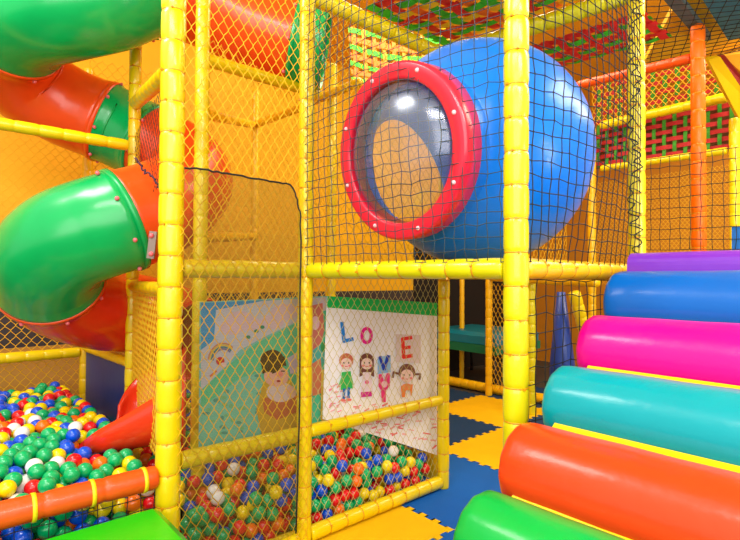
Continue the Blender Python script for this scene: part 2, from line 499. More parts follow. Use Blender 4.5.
# open chute into the ball pit
ed1 = crom([at(*p) for p in ((186, 377, 2.73), (174, 385, 2.735), (158, 395, 2.74), (125, 415, 2.76), (100, 429, 2.78), (84, 441, 2.84))], 8)
ed2 = crom([at(*p) for p in ((186, 347, 3.3), (174, 354, 3.3), (158, 363, 3.3), (140, 375, 3.27), (127, 390, 3.2), (119, 406, 3.1))], 8)
mb = MB(); vs = []; fs = []; na = 20
for i, (a, b) in enumerate(zip(ed1, ed2)):
    c = (a + b) / 2; h = (b - a) / 2; f = i / (len(ed1) - 1)
    dep = c.z - (.545 - .03 * f)
    for j in range(na + 1):
        t = PI * j / na
        vs.append(c - h * math.cos(t) * (1 + .06 * math.sin(t)) - Z * dep * math.sin(t) ** .7)
    if i:
        for j in range(na):
            o = (i - 1) * (na + 1) + j
            fs.append((o, o + 1, o + na + 2, o + na + 1))
mb.add(vs, fs)
ob = child(mb, 'chute', TRED, slide); ob['label'] = 'open red-orange chute lip reaching into the balls'
md = ob.modifiers.new('th', 'SOLIDIFY'); md.thickness = .016; md.offset = 0
chute = ob

# ================================================================== bubble pod
SC = at(477, 157, 2.82); SRAD = .615
axis = (-U * .985 - V * .02 + Z * -.14).normalized()
pod = empty('bubble_pod', zz(SC, 1.565), 'blue plastic bubble pod with a red ringed window on the deck', 'play pod')
Mo = Matrix.Translation(SC) @ Z.rotation_difference(axis).to_matrix().to_4x4()
RI, RO = .334, .416
h1 = math.asin(.40 / SRAD)
bw = (V * .94 - U * .17 + Z * -.2).normalized(); h2 = .73
Mb = Matrix.Translation(SC) @ Z.rotation_difference(bw).to_matrix().to_4x4()
fax = (Mb.to_3x3().inverted() @ axis).normalized()
vs = []; fs = []; nv, nu = 84, 150; near = {}
hf = math.asin(.39 / SRAD)
for i in range(nv + 1):
    a = h2 + (PI - h2) * i / nv
    for j in range(nu):
        b_ = 2 * PI * j / nu
        p = Vector((math.sin(a) * math.cos(b_), math.sin(a) * math.sin(b_), math.cos(a)))
        near[len(vs)] = p.angle(fax)
        vs.append(Mb @ (p * SRAD))
for i in range(nv):
    for j in range(nu):
        q = (i * nu + j, (i + 1) * nu + j, (i + 1) * nu + (j + 1) % nu, i * nu + (j + 1) % nu)
        if max(near[k] for k in q) < hf: continue
        fs.append(q)
mb = MB(); mb.add(vs, fs)
sh = child(mb, 'shell', BLUE, pod); md = sh.modifiers.new('th', 'SOLIDIFY'); md.thickness = .018; md.offset = -1
d0 = SRAD * math.cos(h1) + .07
mb = MB(); mb.lathe([(.398, d0 - .1), (.395, d0 + .05)], 64, Mo)
child(mb, 'neck', BLUE, pod)
mb = MB()
mb.lathe([(RI, d0 + .02), (RO, d0 + .02), (RO, d0 + .118), (RO - .002, d0 + .122), (RO - .01, d0 + .130), (RO - .014, d0 + .1315), (RI + .018, d0 + .1315), (RI + .006, d0 + .128), (RI, d0 + .12), (RI, d0 + .116)], 72, Mo, closed=True)
rg_ = child(mb, 'window_ring', RING, pod)
BW = vinyl('white bolt', (250, 200, 205), .4)
for j in range(8):
    a = 2 * PI * (j + .3) / 8; m2 = MB(); rr = (RI + RO) / 2 + .005
    m2.ball(Mo @ Vector((rr * math.cos(a), rr * math.sin(a), d0 + .131)), .011, 8, 6)
    child(m2, 'bolt', BW, rg_)
# clear dome
GL = bpy.data.materials.new('clear dome plastic'); GL.use_nodes = True; nt = GL.node_tree; nt.nodes.clear()
out = nt.nodes.new('ShaderNodeOutputMaterial'); tr = nt.nodes.new('ShaderNodeBsdfTransparent'); tr.inputs[0].default_value = (.93, .95, .97, 1)
gl = nt.nodes.new('ShaderNodeBsdfGlossy'); gl.inputs['Roughness'].default_value = .22; gl.inputs['Color'].default_value = (.85, .9, 1, 1)
df = nt.nodes.new('ShaderNodeBsdfDiffuse'); df.inputs['Color'].default_value = (.55, .6, .72, 1)
lw = nt.nodes.new('ShaderNodeLayerWeight'); lw.inputs['Blend'].default_value = .32
mr = nt.nodes.new('ShaderNodeMapRange'); mr.inputs['To Min'].default_value = .1; mr.inputs['To Max'].default_value = .6
nt.links.new(lw.outputs['Fresnel'], mr.inputs['Value'])
m1 = nt.nodes.new('ShaderNodeMixShader'); m2 = nt.nodes.new('ShaderNodeMixShader'); m2.inputs[0].default_value = .1
nt.links.new(mr.outputs['Result'], m1.inputs[0]); nt.links.new(tr.outputs[0], m1.inputs[1]); nt.links.new(gl.outputs[0], m1.inputs[2])
nt.links.new(m1.outputs[0], m2.inputs[1]); nt.links.new(df.outputs[0], m2.inputs[2]); nt.links.new(m2.outputs[0], out.inputs[0])
mb = MB(); pr = []
for i in range(17):
    a = (PI / 2) * i / 16
    pr.append((max(.0005, RI * 1.01 * math.cos(a)), d0 + .07 + .13 * math.sin(a)))
mb.lathe(pr, 64, Mo)
dome = child(mb, 'window_dome', GL, pod); dome['label'] = 'clear bulging dome window'

# ================================================================== deck and overhead
DK = vinyl('deck boards', (120, 84, 20), .8)
mb = MB(); cs = [pM, pR, pT, pS]; cen = sum(cs, Vector()) / 4
q = [cen + (c - cen) * .93 for c in cs]
mb.hexa([zz(p, 1.50) for p in q], [zz(p, 1.55) for p in q])
tag(mb.build('deck_platform', vinyl('deck pad', (206, 150, 20), .6), origin=zz(cen, 1.5)), 'amber padded deck carrying the blue bubble pod', 'platform')
WRD = vinyl('red webbing', (226, 34, 30), .7); WGR = vinyl('green webbing', (52, 196, 36), .7); WOR = vinyl('orange webbing', (246, 112, 20), .7); WYE = vinyl('yellow webbing', (246, 200, 20), .7)
WAM = vinyl('amber webbing', (190, 130, 10), .7); WDR = vinyl('shaded red webbing', (176, 22, 26), .7); WDG = vinyl('shaded green webbing', (52, 140, 24), .7)  # WDR, WDG: red and green belts with shade darkened into the colour
# bay ceiling
zc = 3.2
a_ = pM.lerp(pS, .35); d_ = pR.lerp(pT, .25)
belts('woven_belts', [zz(a_, zc), zz(pS, zc), zz(pT, zc), zz(d_, zc)], 13, 9, [WGR, WRD, WOR], [WRD, WGR, WYE], 'red, green and yellow woven belts overhead above the bubble', sag=.05)
belts('woven_belts', [zz(pS, 3.07) + U * .12, zz(pS, 3.07) + U * .6, zz(pT, 3.07) + U * .6, zz(pT, 3.07) + U * .12], 16, 6, [WRD], [WRD, WGR], 'red woven belts with green squares overhead right of the bubble', wa=.62, sag=.03)
belts('woven_belts', [at(352, 84, 4.9), at(452, 92, 5.1), at(446, 38, 5.3), at(348, 26, 5.1)], 7, 10, [WGR, WOR], [WOR, WAM], 'green and orange sagging woven belts behind the red ring window', sag=.08, wa=.6, wb=.4)
B0 = at(594, 128, 5.75); B1 = at(738, 99, 4.72); B2 = at(738, 149, 4.72); B3 = at(594, 168, 5.75)
belts('woven_belts', [B3, B2, B1, B0], 6, 14, [WDR], [WDG], 'shaded red and green woven belts between two yellow rails, lower panel', wa=.55, wb=.36)
B4 = at(594, 84, 5.75); B5 = at(738, 52, 4.72)
belts('woven_belts', [B0, B1, B5, B4], 5, 12, [WDR], [WDG], 'shaded red and green woven belts behind yellow net, upper panel', wa=.5, wb=.4)
BK = vinyl('added brown backing', (110, 62, 14), .8)  # for a board added so the gaps between the belts look dark
bo = (B1 - B0).cross(Z).normalized() * -.06
mb = MB(); q = [B3 + bo, B2 + bo, B1 + bo, B0 + bo]; mb.hexa(q, [p + bo * .3 for p in q])
tag(mb.build('added_backing', BK, origin=B3), 'added brown board darkening the gaps behind the lower red and green belts', 'board')
# overhead yellow panels, dark duct, teal panel
def board(name, quad, th, mat, label, cat):
    mb = MB(); n = (quad[1] - quad[0]).cross(quad[3] - quad[0]).normalized() * th
    mb.hexa(quad, [p + n for p in quad]); return tag(mb.build(name, mat, origin=quad[0]), label, cat)
zc2 = 3.45
def oz(px, py, z): return at_z(px, py, z)
board('ceiling_panel', [oz(640, 70, zc2), oz(700, 58, zc2), oz(760, 40, zc2), oz(700, -40, zc2)], -.05, vinyl('gold panel', (255, 206, 40), .6), 'gold padded panel overhead at the top right', 'panel')
board('ceiling_duct', [oz(700, 42, 3.38), oz(711, 40, 3.38), oz(672, -12, 3.38), oz(655, -10, 3.38)], -.05, vinyl('slate duct', (84, 104, 112), .5), 'dark slate strip overhead crossing the gold panel', 'strip')
board('ceiling_panel', [oz(728, 40, 3.36), oz(770, 32, 3.36), oz(770, -40, 3.36), oz(694, -14, 3.36)], -.05, vinyl('deep teal pad', (20, 120, 146), .5), 'deep teal padded panel in the top right corner', 'panel')
board('sloping_board', [at(704, 58, 3.9), at(716, 55, 3.9), at(752, 108, 4.3), at(735, 116, 4.3)], -.05, YELO, 'amber sloping board behind the orange post', 'board')
board('sloping_board', [at(716, 56, 4.0), at(722, 54, 4.0), at(752, 92, 4.4), at(750, 106, 4.4)], -.03, vinyl('maroon pad', (130, 10, 20), .5), 'narrow maroon sloping board at the right edge', 'board')
board('sloping_board', [at(722, 54, 4.05), at(760, 48, 4.05), at(770, 98, 4.45), at(752, 92, 4.45)], -.03, vinyl('apricot pad', (250, 176, 40), .5), 'apricot sloping board at the right edge above the maroon one', 'board')

# ================================================================== roller steps
rollers = [((484, 535), .545, (0, 170, 64), 'green'), ((525, 463), .0, (240, 66, 22), 'orange'), ((564, 402), 0, (0, 156, 166), 'teal'),
           ((595, 349), 0, (240, 0, 138), 'pink'), ((620, 303), 0, (0, 98, 186), 'blue')]
vs_ = .97
def solve_u(px, v):
    t = (px - 370) / F
    # X = u*Ux + v*Vx ; Y = u*Uy + v*Vy ; X = tY
    return (t * v * V.y - v * V.x) / (U.x - t * U.y)
RR = .144
cent = []
for (px, py), _, col, nm in rollers:
    u = solve_u(px + 2, vs_ - .03); Yd = uv(u, vs_).y
    cent.append([u, at(px, py, Yd).z])
us = np.array([c[0] for c in cent]); zs = np.array([c[1] for c in cent])
A1 = np.polyfit(np.arange(5), us, 1); A2 = np.polyfit(np.arange(5), zs, 1)
RLEN = 1.7
def roller_mesh(k):
    mb = MB(); pr = []; n = 56; rg = random.Random(k)
    hs = [(0.0005, 0), (RR * .5, -.004), (RR * .8, -.001), (RR * .92, .006), (RR * .98, .02), (RR, .045)]
    L = RLEN
    for i in range(1, 22): hs.append((RR * (1 + .006 * math.sin(i * 1.7 + k)), .045 + (L - .09) * i / 22))
    hs += [(RR, L - .045), (RR * .98, L - .02), (RR * .92, L - .006), (RR * .5, L), (.0005, L)]
    vs = []; fs = []
    for r, h in hs:
        e = min(h, L - h)
        for j in range(n):
            a = 2 * PI * j / n
            w = 1 + .012 * math.exp(-max(0, e - .02) / .06) * math.sin(13 * a + k) * (1 if r > RR * .9 else 0) + .006 * math.sin(3 * a + h * 5 + k)
            vs.append((r * w * math.cos(a), r * w * math.sin(a), h))
    for i in range(len(hs) - 1):
        for j in range(n):
            j2 = (j + 1) % n; fs.append((i * n + j, i * n + j2, (i + 1) * n + j2, (i + 1) * n + j))
    mb.add(vs, fs); return mb
rot = Z.rotation_difference(-V)
desc = {'green': 'glossy green foam roller, lowest of the roller steps in view', 'orange': 'glossy orange foam roller between the green and teal rollers',
        'teal': 'glossy teal foam roller between the orange and pink rollers', 'pink': 'hot pink foam roller between the teal and blue rollers',
        'blue': 'glossy blue foam roller just below the purple step'}
for k, ((px, py), _, col, nm) in enumerate(rollers):
    u = us[k]; z = zs[k]
    ob = roller_mesh(k).build('foam_roller', vinyl(nm + ' roller vinyl', col, .28, .32, 11, spec=.35, coat=.12, vary=.05))
    ob.location = uv(u, vs_, z); ob.rotation_mode = 'QUATERNION'; ob.rotation_quaternion = rot
    mc = MB(); mc.lathe([(.0005, -.009), (RR * .45, -.008), (RR * .76, -.006), (RR * .84, .0005)], 40)
    ec = mc.build('end_cap', vinyl(nm + ' roller vinyl', col)); ec.parent = ob
    tag(ob, desc[nm], 'roller', 'rollers of the foam steps')
# ramp carrying the rollers
def ru(k): return A1[0] * k + A1[1]
def rz(k): return A2[0] * k + A2[1]
mb = MB(); off = .046
sl = math.atan2(A2[0], A1[0]); RC = RR + .003; hp = off * math.cos(sl)
up_ = solve_u(627, vs_)
top = [(ru(-2.6), 0.0), (ru(-2.6), max(.02, rz(-2.6) - .2)), (ru(-.75), rz(-.75) - .2)]
dl = math.sqrt(RC ** 2 - hp ** 2)
for k in range(5):
    a0 = math.atan2(hp, -dl); a1 = math.atan2(hp, dl) + 2 * PI
    if k == 0: a0 = math.radians(215)
    if k == 4: a1 = 2 * PI - sl
    for q in range(15):
        a = a0 + (a1 - a0) * q / 14 + sl
        top.append((ru(k) + RC * math.cos(a), rz(k) + RC * math.sin(a)))
top += [(ru(4) + RC, 1.466), (3.05, 1.466), (3.05, 0.0)]
prof = top
side = lambda v: [uv(u, v, z) for u, z in prof]
mb.hexa(side(vs_ - .06), side(vs_ - RLEN + .06))
tag(mb.build('foam_ramp', YEL, origin=uv(ru(2), .1, 0)), 'yellow sloping foam ramp showing between the coloured rollers', 'ramp')
# purple top step
PUR = vinyl('purple vinyl', (126, 48, 190), .3, .3, 9, coat=.2)
up0 = solve_u(627, vs_); Yd = uv(up0, vs_).y
zp1 = at(660, 253, uv(up0 + .1, vs_ - .1).y).z
mb = MB(); pp = []
zb = 1.468
for a in range(7): pp.append((up0 + .0 + .06 - .06 * math.sin(a * PI / 12), zp1 - .06 + .06 * math.cos(a * PI / 12)))
prof = [(up0 + .62, zb), (up0 + .62, zp1)] + pp + [(up0, zb)]
mb.hexa([uv(u, vs_ + .0, z) for u, z in prof], [uv(u, vs_ - RLEN, z) for u, z in prof])
tag(mb.build('foam_step', PUR, origin=uv(up0, vs_, zb)), 'purple foam step at the top of the rollers', 'foam step')
# far purple and blue edge at the right border
mb = MB(); a0 = at(731, 252, 3.3); mb.hexa([zz(p, 0) for p in (a0, a0 + U * .1, a0 + U * .1 - V * .25, a0 - V * .25)], [p + Z * .17 + U * .02 for p in (a0, a0 + U * .1, a0 + U * .1 - V * .25, a0 - V * .25)])
tag(mb.build('foam_block', vinyl('blue foam block', (20, 110, 200), .4), origin=a0), 'blue foam block peeking in at the right edge above the purple step', 'foam block')

# ================================================================== left pit: green block, blue pad
GB = vinyl('green block vinyl', (14, 196, 18), .3, .3, 10, coat=.2)
w0 = zz(pL, 0) - U * .06 - V * .075
zt = .475
mb = MB()
qb = [w0, w0 - V * .55, w0 - U * 1.1 - V * .55, w0 - U * 1.1]
ct = sum(qb, Vector()) / 4
mb.hexa([zz(p, 0) for p in qb], [zz(p, zt - .03) for p in qb])
mb.hexa([zz(p, zt - .03) for p in qb], [zz(ct + (p - ct) * .93, zt) for p in qb])
gb = mb.build('foam_block', GB, origin=zz(ct, 0)); tag(gb, 'bright green foam block standing before the red-orange rail', 'foam block')
BP = vinyl('navy pad', (14, 52, 124), .4, .2, 12)
c1 = pC.lerp(pP, .04); c2 = pC.lerp(pP, .93); nn_ = U * .05
mb = MB(); mb.hexa([zz(c1, .3), zz(c2, .3), zz(c2, .3) + nn_, zz(c1, .3) + nn_], [zz(c1, .875), zz(c2, .875), zz(c2, .875) + nn_, zz(c1, .875) + nn_])
tag(mb.build('foam_pad', BP, origin=zz(c1, .3)), 'dark blue pad under the rail at the back of the ball pit', 'pad')

e0 = pS + U * .05 + V * .06; e1 = e0 + V * 2.3
mb = MB(); q4 = [e0, e0 + U * .08, e1 + U * .08, e1]; mb.hexa([zz(p, 0) for p in q4], [zz(p, .48) for p in q4])
tag(mb.build('foam_pad', YELO, origin=zz(e0, 0)), 'low amber foam wall closing the pit behind the end post of the LOVE poster', 'pad')

# ================================================================== under-deck furniture
tr_ = empty('trampoline', zz(at(476, 350, 7.4), 0), 'teal padded trampoline bed on dark legs under the deck', 'trampoline')
tc = at(482, 335, 7.6); tzt = tc.z + .1
mb = MB(); ctr = zz(tc, 0)
def rect(c, a, b, z): return [zz(c + U * x * a + V * y * b, z) for x, y in ((-1, -1), (1, -1), (1, 1), (-1, 1))]
mb.hexa(rect(ctr, .55, .62, tzt - .16), rect(ctr, .55, .62, tzt - .05)); mb.hexa(rect(ctr, .55, .62, tzt - .05), rect(ctr, .48, .55, tzt))
child(mb, 'cushion', vinyl('teal cushion', (0, 130, 160), .4, .5, 8), tr_)
mb = MB(); mb.hexa(rect(ctr, .57, .64, tzt - .28), rect(ctr, .57, .64, tzt - .165)); child(mb, 'skirt', vinyl('green skirt', (10, 120, 84), .5), tr_)
for x, y in ((-1, -1), (1, -1), (1, 1), (-1, 1)):
    q = ctr + U * x * .5 + V * y * .57; mb = MB(); mb.tube([zz(q, -.01), zz(q, tzt - .28)], .025, 10); child(mb, 'leg', DARK, tr_)
mb = MB()
w = at(564, 367, 4.3); n = 14; vs = []
apex = at(561, 292, 4.35)
for j in range(n):
    a = 2 * PI * j / n; vs.append(zz(w + U * .13 * math.cos(a) + V * .13 * math.sin(a), 0.0))
vs2 = [zz(apex + U * .035 * math.cos(2 * PI * j / n) + V * .035 * math.sin(2 * PI * j / n), apex.z) for j in range(n)]
mid = [a.lerp(b, .55) + (a.lerp(b, .55) - zz(w.lerp(apex, .55), a.lerp(b, .55).z)) * .35 for a, b in zip(vs, vs2)]
fs = [(i, (i + 1) % n, n + (i + 1) % n, n + i) for i in range(n)] + [(n + i, n + (i + 1) % n, 2 * n + (i + 1) % n, 2 * n + i) for i in range(n)] + [tuple(range(2 * n, 3 * n))]
mb.add(vs + mid + vs2, fs)
tag(mb.build('foam_cone', vinyl('royal blue vinyl', (16, 60, 160), .35), origin=zz(w, 0)), 'royal blue foam cone behind the black net by the rollers', 'foam cone')

# ================================================================== pictures
def paper(name, rgb): return vinyl(name, rgb, .5, spec=.3, vary=.03)
class Art:
    def __init__(s, A, B, off, quad):
        s.A, s.B, s.off = A, B, off; s.mb = MB(); s.mats = []; s.k = 0; s.lay = 0
        s.n = Vector((B.x - A.x, B.y - A.y, 0)).normalized(); s.n = Vector((s.n.y, -s.n.x, 0))
        if s.n.y > 0: s.n = -s.n
        s.quad = quad
    def P(s, px, py): return on_plane(px, py, s.A, s.B, s.off)
    def mi(s, rgb):
        m = paper('ink %d %d %d' % rgb, rgb)
        if m not in s.mats: s.mats.append(m)
        return s.mats.index(m)
    def poly(s, pts, rgb):
        s.lay += 1; o = s.n * (.00006 * s.lay)
        s.mb.add([s.P(*p) + o for p in pts], [tuple(range(len(pts)))], s.mi(rgb), False)
    def ell(s, cx, cy, rx, ry, rgb, a0=0, a1=360, n=20):
        s.poly([(cx + rx * math.cos(math.radians(a0 + (a1 - a0) * i / n)), cy + ry * math.sin(math.radians(a0 + (a1 - a0) * i / n))) for i in range(n if a1 - a0 == 360 else n + 1)], rgb)
    def line(s, pts, w, rgb):
        for (x0, y0), (x1, y1) in zip(pts, pts[1:]):
            l = math.hypot(x1 - x0, y1 - y0) or 1; dx, dy = (y0 - y1) / l * w / 2, (x1 - x0) / l * w / 2
            ex, ey = (x1 - x0) / l * w * .3, (y1 - y0) / l * w * .3
            s.poly([(x0 - ex + dx, y0 - ey + dy), (x1 + ex + dx, y1 + ey + dy), (x1 + ex - dx, y1 + ey - dy), (x0 - ex - dx, y0 - ey - dy)], rgb)
    def sheet(s, corners, rgb, th=.006):
        q = [s.P(*p) for p in corners]; s.mb.hexa([p - s.n * th for p in q], q, s.mi(rgb))
rg = random.Random(5)
# cloud picture
a = Art(pL, pS, .13, None)
a.sheet([(200, 302), (327, 296), (327, 425), (199, 452)], (120, 196, 190))
a.poly([(201, 303), (272, 300), (255, 330), (225, 345), (201, 352)], (40, 150, 214))
a.poly([(216, 310), (262, 301), (326, 297), (326, 312), (296, 322), (262, 338), (240, 350), (201, 392), (201, 350), (214, 340)], (196, 196, 214))
for cx, cy, rx, ry in ((240, 318, 12, 7), (232, 327, 12, 8), (250, 324, 12, 7), (285, 312, 14, 8), (272, 322, 12, 7)): a.ell(cx, cy, rx, ry, (214, 186, 204))
a.poly([(201, 390), (225, 368), (255, 344), (290, 326), (326, 310), (326, 424), (200, 450)], (84, 200, 158))
a.poly([(201, 408), (240, 378), (262, 372), (262, 436), (200, 449)], (118, 200, 182))
for k in range(26): x = rg.uniform(205, 262); a.ell(x, rg.uniform(395 - (x - 205) * .4, 440 - (x - 205) * .18), rg.uniform(2, 4), rg.uniform(1.2, 2.4), rg.choice([(120, 190, 140), (80, 160, 150), (150, 200, 160)]))
for r_, c_ in ((15, (206, 140, 110)), (13.5, (220, 190, 90)), (12, (70, 130, 150)), (10.5, (120, 110, 170))):
    a.line([(223 + r_ * math.cos(t * .26 + 3.3), 362 + r_ * 1.25 * math.sin(t * .26 + 3.3)) for t in range(9)], 1.6, c_)
a.ell(220, 361, 4.2, 4.2, (206, 36, 60)); a.ell(223, 365, 3.4, 2.6, (236, 200, 196)); a.line([(210, 376), (216, 371)], 2, (220, 120, 90))
for x, y in ((248, 337), (256, 331), (262, 327)): a.ell(x, y, 2.2, 1.8, (40, 140, 110))
a.poly([(262, 385), (268, 374), (290, 380), (297, 398), (298, 430), (262, 438), (256, 410)], (204, 166, 60))
a.poly([(262, 398), (296, 394), (297, 412), (276, 420), (264, 412)], (196, 104, 70))
a.ell(280, 392, 14, 10, (222, 200, 206)); a.ell(276, 376, 12.5, 10.5, (232, 176, 166)); a.ell(272, 361, 12, 11.5, (72, 46, 30)); a.poly([(261, 362), (284, 356), (286, 366), (276, 364), (268, 371), (262, 374)], (72, 46, 30))
a.ell(279, 374, 3.6, 3, (240, 140, 140)); a.ell(278, 381, 2, 1.2, (170, 40, 50)); a.line([(272, 373), (275, 372)], 1.2, (60, 40, 30)); a.line([(281, 371), (284, 371)], 1.2, (60, 40, 30))
a.ell(291, 392, 5, 6, (234, 190, 180)); a.poly([(287, 358), (297, 352), (297, 372), (290, 374)], (196, 180, 214))
a.poly([(309, 306), (322, 303), (324, 330), (318, 352), (309, 354)], (206, 120, 106)); a.ell(315, 323, 4, 7, (226, 190, 200)); a.poly([(310, 352), (325, 340), (326, 362), (312, 366)], (90, 180, 170))
a.poly([(311, 364), (320, 358), (324, 392), (312, 396)], (214, 128, 92)); a.ell(323, 347, 3, 5, (70, 160, 90)); a.poly([(321, 370), (326, 368), (326, 422), (320, 420)], (228, 196, 80))
cloud = a.mb.build('picture_panel', a.mats, origin=a.P(262, 380)); tag(cloud, 'printed picture of clouds, green hill and dark-haired child behind the net', 'picture')
# LOVE poster
a = Art(pM, pS, .07, None)
a.sheet([(327.5, 296), (437, 303), (437, 455), (323, 419)], (252, 248, 252))
a.poly([(327.3, 296), (437, 303), (437, 316), (327, 307.5)], (20, 196, 92))
for k in range(60):
    x = rg.uniform(352, 434); y = rg.uniform(404, 420 + (x - 330) * .28); w_ = rg.uniform(3, 7); t = rg.uniform(-.6, .2)
    a.line([(x, y), (min(436, x + w_), y + w_ * t)], rg.uniform(.8, 1.8), rg.choice([(244, 130, 140), (240, 96, 110), (246, 170, 180), (250, 190, 190)]))
for k in range(26):
    x = rg.uniform(328, 345); y = rg.uniform(384, 412); a.line([(x, y), (x + rg.uniform(2, 5), y - rg.uniform(0, 4))], 1.1, rg.choice([(246, 150, 170), (250, 190, 200), (246, 170, 150)]))
a.line([(341.5, 323), (343.5, 341), (352, 339)], 3.6, (30, 130, 220))
a.line([(366 + 4.6 * math.cos(t * PI / 9), 335.5 + 7 * math.sin(t * PI / 9)) for t in range(19)], 3.2, (240, 30, 150))
a.poly([(377, 357), (390, 355), (390, 372), (377, 374)], (150, 196, 240)); a.line([(379.5, 357), (383.5, 369), (387.5, 356)], 3.4, (20, 60, 190))
a.poly([(395, 334), (420, 335), (420, 363), (395, 362)], (232, 214, 216))
a.line([(410.5, 337.5), (402, 339), (403, 357), (411, 355.5)], 3.6, (236, 50, 44)); a.line([(402.5, 348), (409, 347)], 3.4, (236, 50, 44))
def kid(x, y, r, hair, face, long=False, tails=False):
    a.ell(x, y - r * .25, r * 1.12, r * 1.15, hair)
    if long: a.poly([(x - r * 1.1, y - 1), (x + r * 1.1, y - 1), (x + r * 1.15, y + r * 2.3), (x + r * .5, y + r * 2), (x - r * .5, y + r * 2), (x - r * 1.15, y + r * 2.3)], hair)
    if tails: a.line([(x - r, y), (x - r * 1.8, y - 2), (x - r * 1.9, y + 3)], 2, hair); a.line([(x + r, y), (x + r * 1.8, y), (x + r * 1.7, y + 5)], 2, hair)
    a.ell(x, y + r * .25, r * .88, r * .9, face)
    for s in (-1, 1): a.ell(x + s * r * .38, y + r * .1, .7, .9, (50, 36, 40)); a.ell(x + s * r * .55, y + r * .55, 1.5, 1.2, (246, 130, 140))
    a.line([(x - 1.2, y + r * .65), (x + 1.2, y + r * .65)], .7, (220, 50, 60))
a.poly([(341, 372), (350, 371), (352, 388), (340, 390)], (60, 190, 90)); a.line([(342, 376), (339, 384)], 1.8, (120, 200, 110)); a.line([(350, 376), (352, 384)], 1.8, (120, 200, 110))
a.line([(343.5, 389), (343, 398)], 2.6, (20, 110, 190)); a.line([(348, 388), (348, 397)], 2.6, (20, 110, 190)); a.ell(342.5, 400, 2.4, 1.4, (246, 130, 120)); a.ell(348.5, 399.5, 2.4, 1.4, (246, 130, 120))
kid(345.5, 362, 6.4, (206, 110, 80), (246, 212, 206))
kid(366, 362, 6.4, (120, 70, 60), (246, 216, 210), long=True)
a.poly([(362, 372), (370, 372), (372, 392), (360, 393)], (244, 222, 232)); a.poly([(360, 392), (371, 391), (371, 396), (360, 397)], (216, 40, 150)); a.ell(366, 382, 2, 2, (240, 70, 150))
a.poly([(378, 374), (381, 374), (383, 381), (386, 373), (389, 373), (389, 386), (385, 390), (385, 402), (381, 402), (380, 390), (377.5, 386)], (236, 60, 130)); a.ell(383.5, 384, 3, 3.4, (250, 200, 210))
a.poly([(400, 386), (412, 384), (411, 394), (410, 396), (409, 390), (405, 390), (404, 397), (401, 397)], (246, 140, 70)); a.ell(406, 386.5, 5, 3.2, (246, 150, 90))
kid(406, 374, 7.4, (130, 80, 70), (248, 216, 212), tails=True)
love = a.mb.build('picture_panel', a.mats, origin=a.P(380, 380)); tag(love, 'white children\'s drawing poster reading LOVE with a green top band', 'poster')

# ================================================================== balls
BC = {'red': (236, 22, 30), 'yellow': (255, 224, 8), 'blue': (6, 84, 224), 'green': (0, 180, 104), 'orange': (252, 118, 20), 'white': (250, 248, 246)}
BM = {k: vinyl(k + ' ball plastic', c, .25, coat=.25, vary=.02) for k, c in BC.items()}
BD = .076; br = BD / 2
def relax(n, lo, hi, ztop, zbase, seed, it=110):
    g = np.random.default_rng(seed)
    p = np.empty((n, 3)); p[:, 0] = g.uniform(lo[0], hi[0], n); p[:, 1] = g.uniform(lo[1], hi[1], n)
    zb = zbase(p); zt = ztop(p); p[:, 2] = zb + g.uniform(0, 1, n) * (zt - zb)
    for k in range(it):
        d = p[:, None, :] - p[None, :, :]; r2 = (d ** 2).sum(-1); np.fill_diagonal(r2, 9)
        m = r2 < BD * BD; i, j = np.nonzero(m)
        dist = np.sqrt(r2[i, j]) + 1e-6; push = d[i, j] / dist[:, None] * ((BD - dist) * .42)[:, None]
        np.add.at(p, i, push * .5)
        p[:, 2] -= .0012 if k < it - 25 else 0
        p[:, 0] = np.clip(p[:, 0], lo[0] + br, hi[0] - br); p[:, 1] = np.clip(p[:, 1], lo[1] + br, hi[1] - br)
        zb = zbase(p); p[:, 2] = np.clip(p[:, 2], zb + br, ztop(p) - br + .02)
    return p
vL = pL.dot(V)
cu = min(pC.dot(U), pP.dot(U))
left = relax(1700, (-.45, vL + .075), (min(cu, pL.dot(U)) - .0, pC.dot(V) - .05), lambda p: .63 - .07 * np.clip((p[:, 0] - .3) / .3, 0, 1) * np.clip((vL + .95 - p[:, 1]) / .3, 0, 1),
             lambda p: np.where(p[:, 1] < vL + .4, .27, .42 - .07 * np.clip((p[:, 0] - .3) / .3, 0, 1) * np.clip((vL + .95 - p[:, 1]) / .3, 0, 1)), 1)
vM = pM.dot(V)
right = relax(2300, (pL.dot(U) + .12, vM + .075), (pS.dot(U) - .02, pC.dot(V)), lambda p: .42 + 0 * p[:, 0],
              lambda p: np.where(p[:, 1] < vM + .45, .02, .22), 2)
balls = []
dg0 = bpy.context.evaluated_depsgraph_get(); dg0.update()
ev = chute.evaluated_get(dg0); cmesh = ev.to_mesh(); cbv = BVHTree.FromPolygons([slide.location + chute.location + v.co for v in cmesh.vertices], [list(p.vertices) for p in cmesh.polygons]); ev.to_mesh_clear()
gcol = random.Random(11)
for pit, arr in (('left', left), ('right', right)):
    for q in arr:
        w_ = uv(q[0], q[1], q[2])
        if pit == 'left' and cbv.find_nearest(w_)[3] < br: continue
        col = gcol.choices(list(BC), [15, 16, 22, 34, 6, 6] if pit == 'left' else [24, 15, 14, 32, 11, 4])[0]
        balls.append((pit, w_, col))
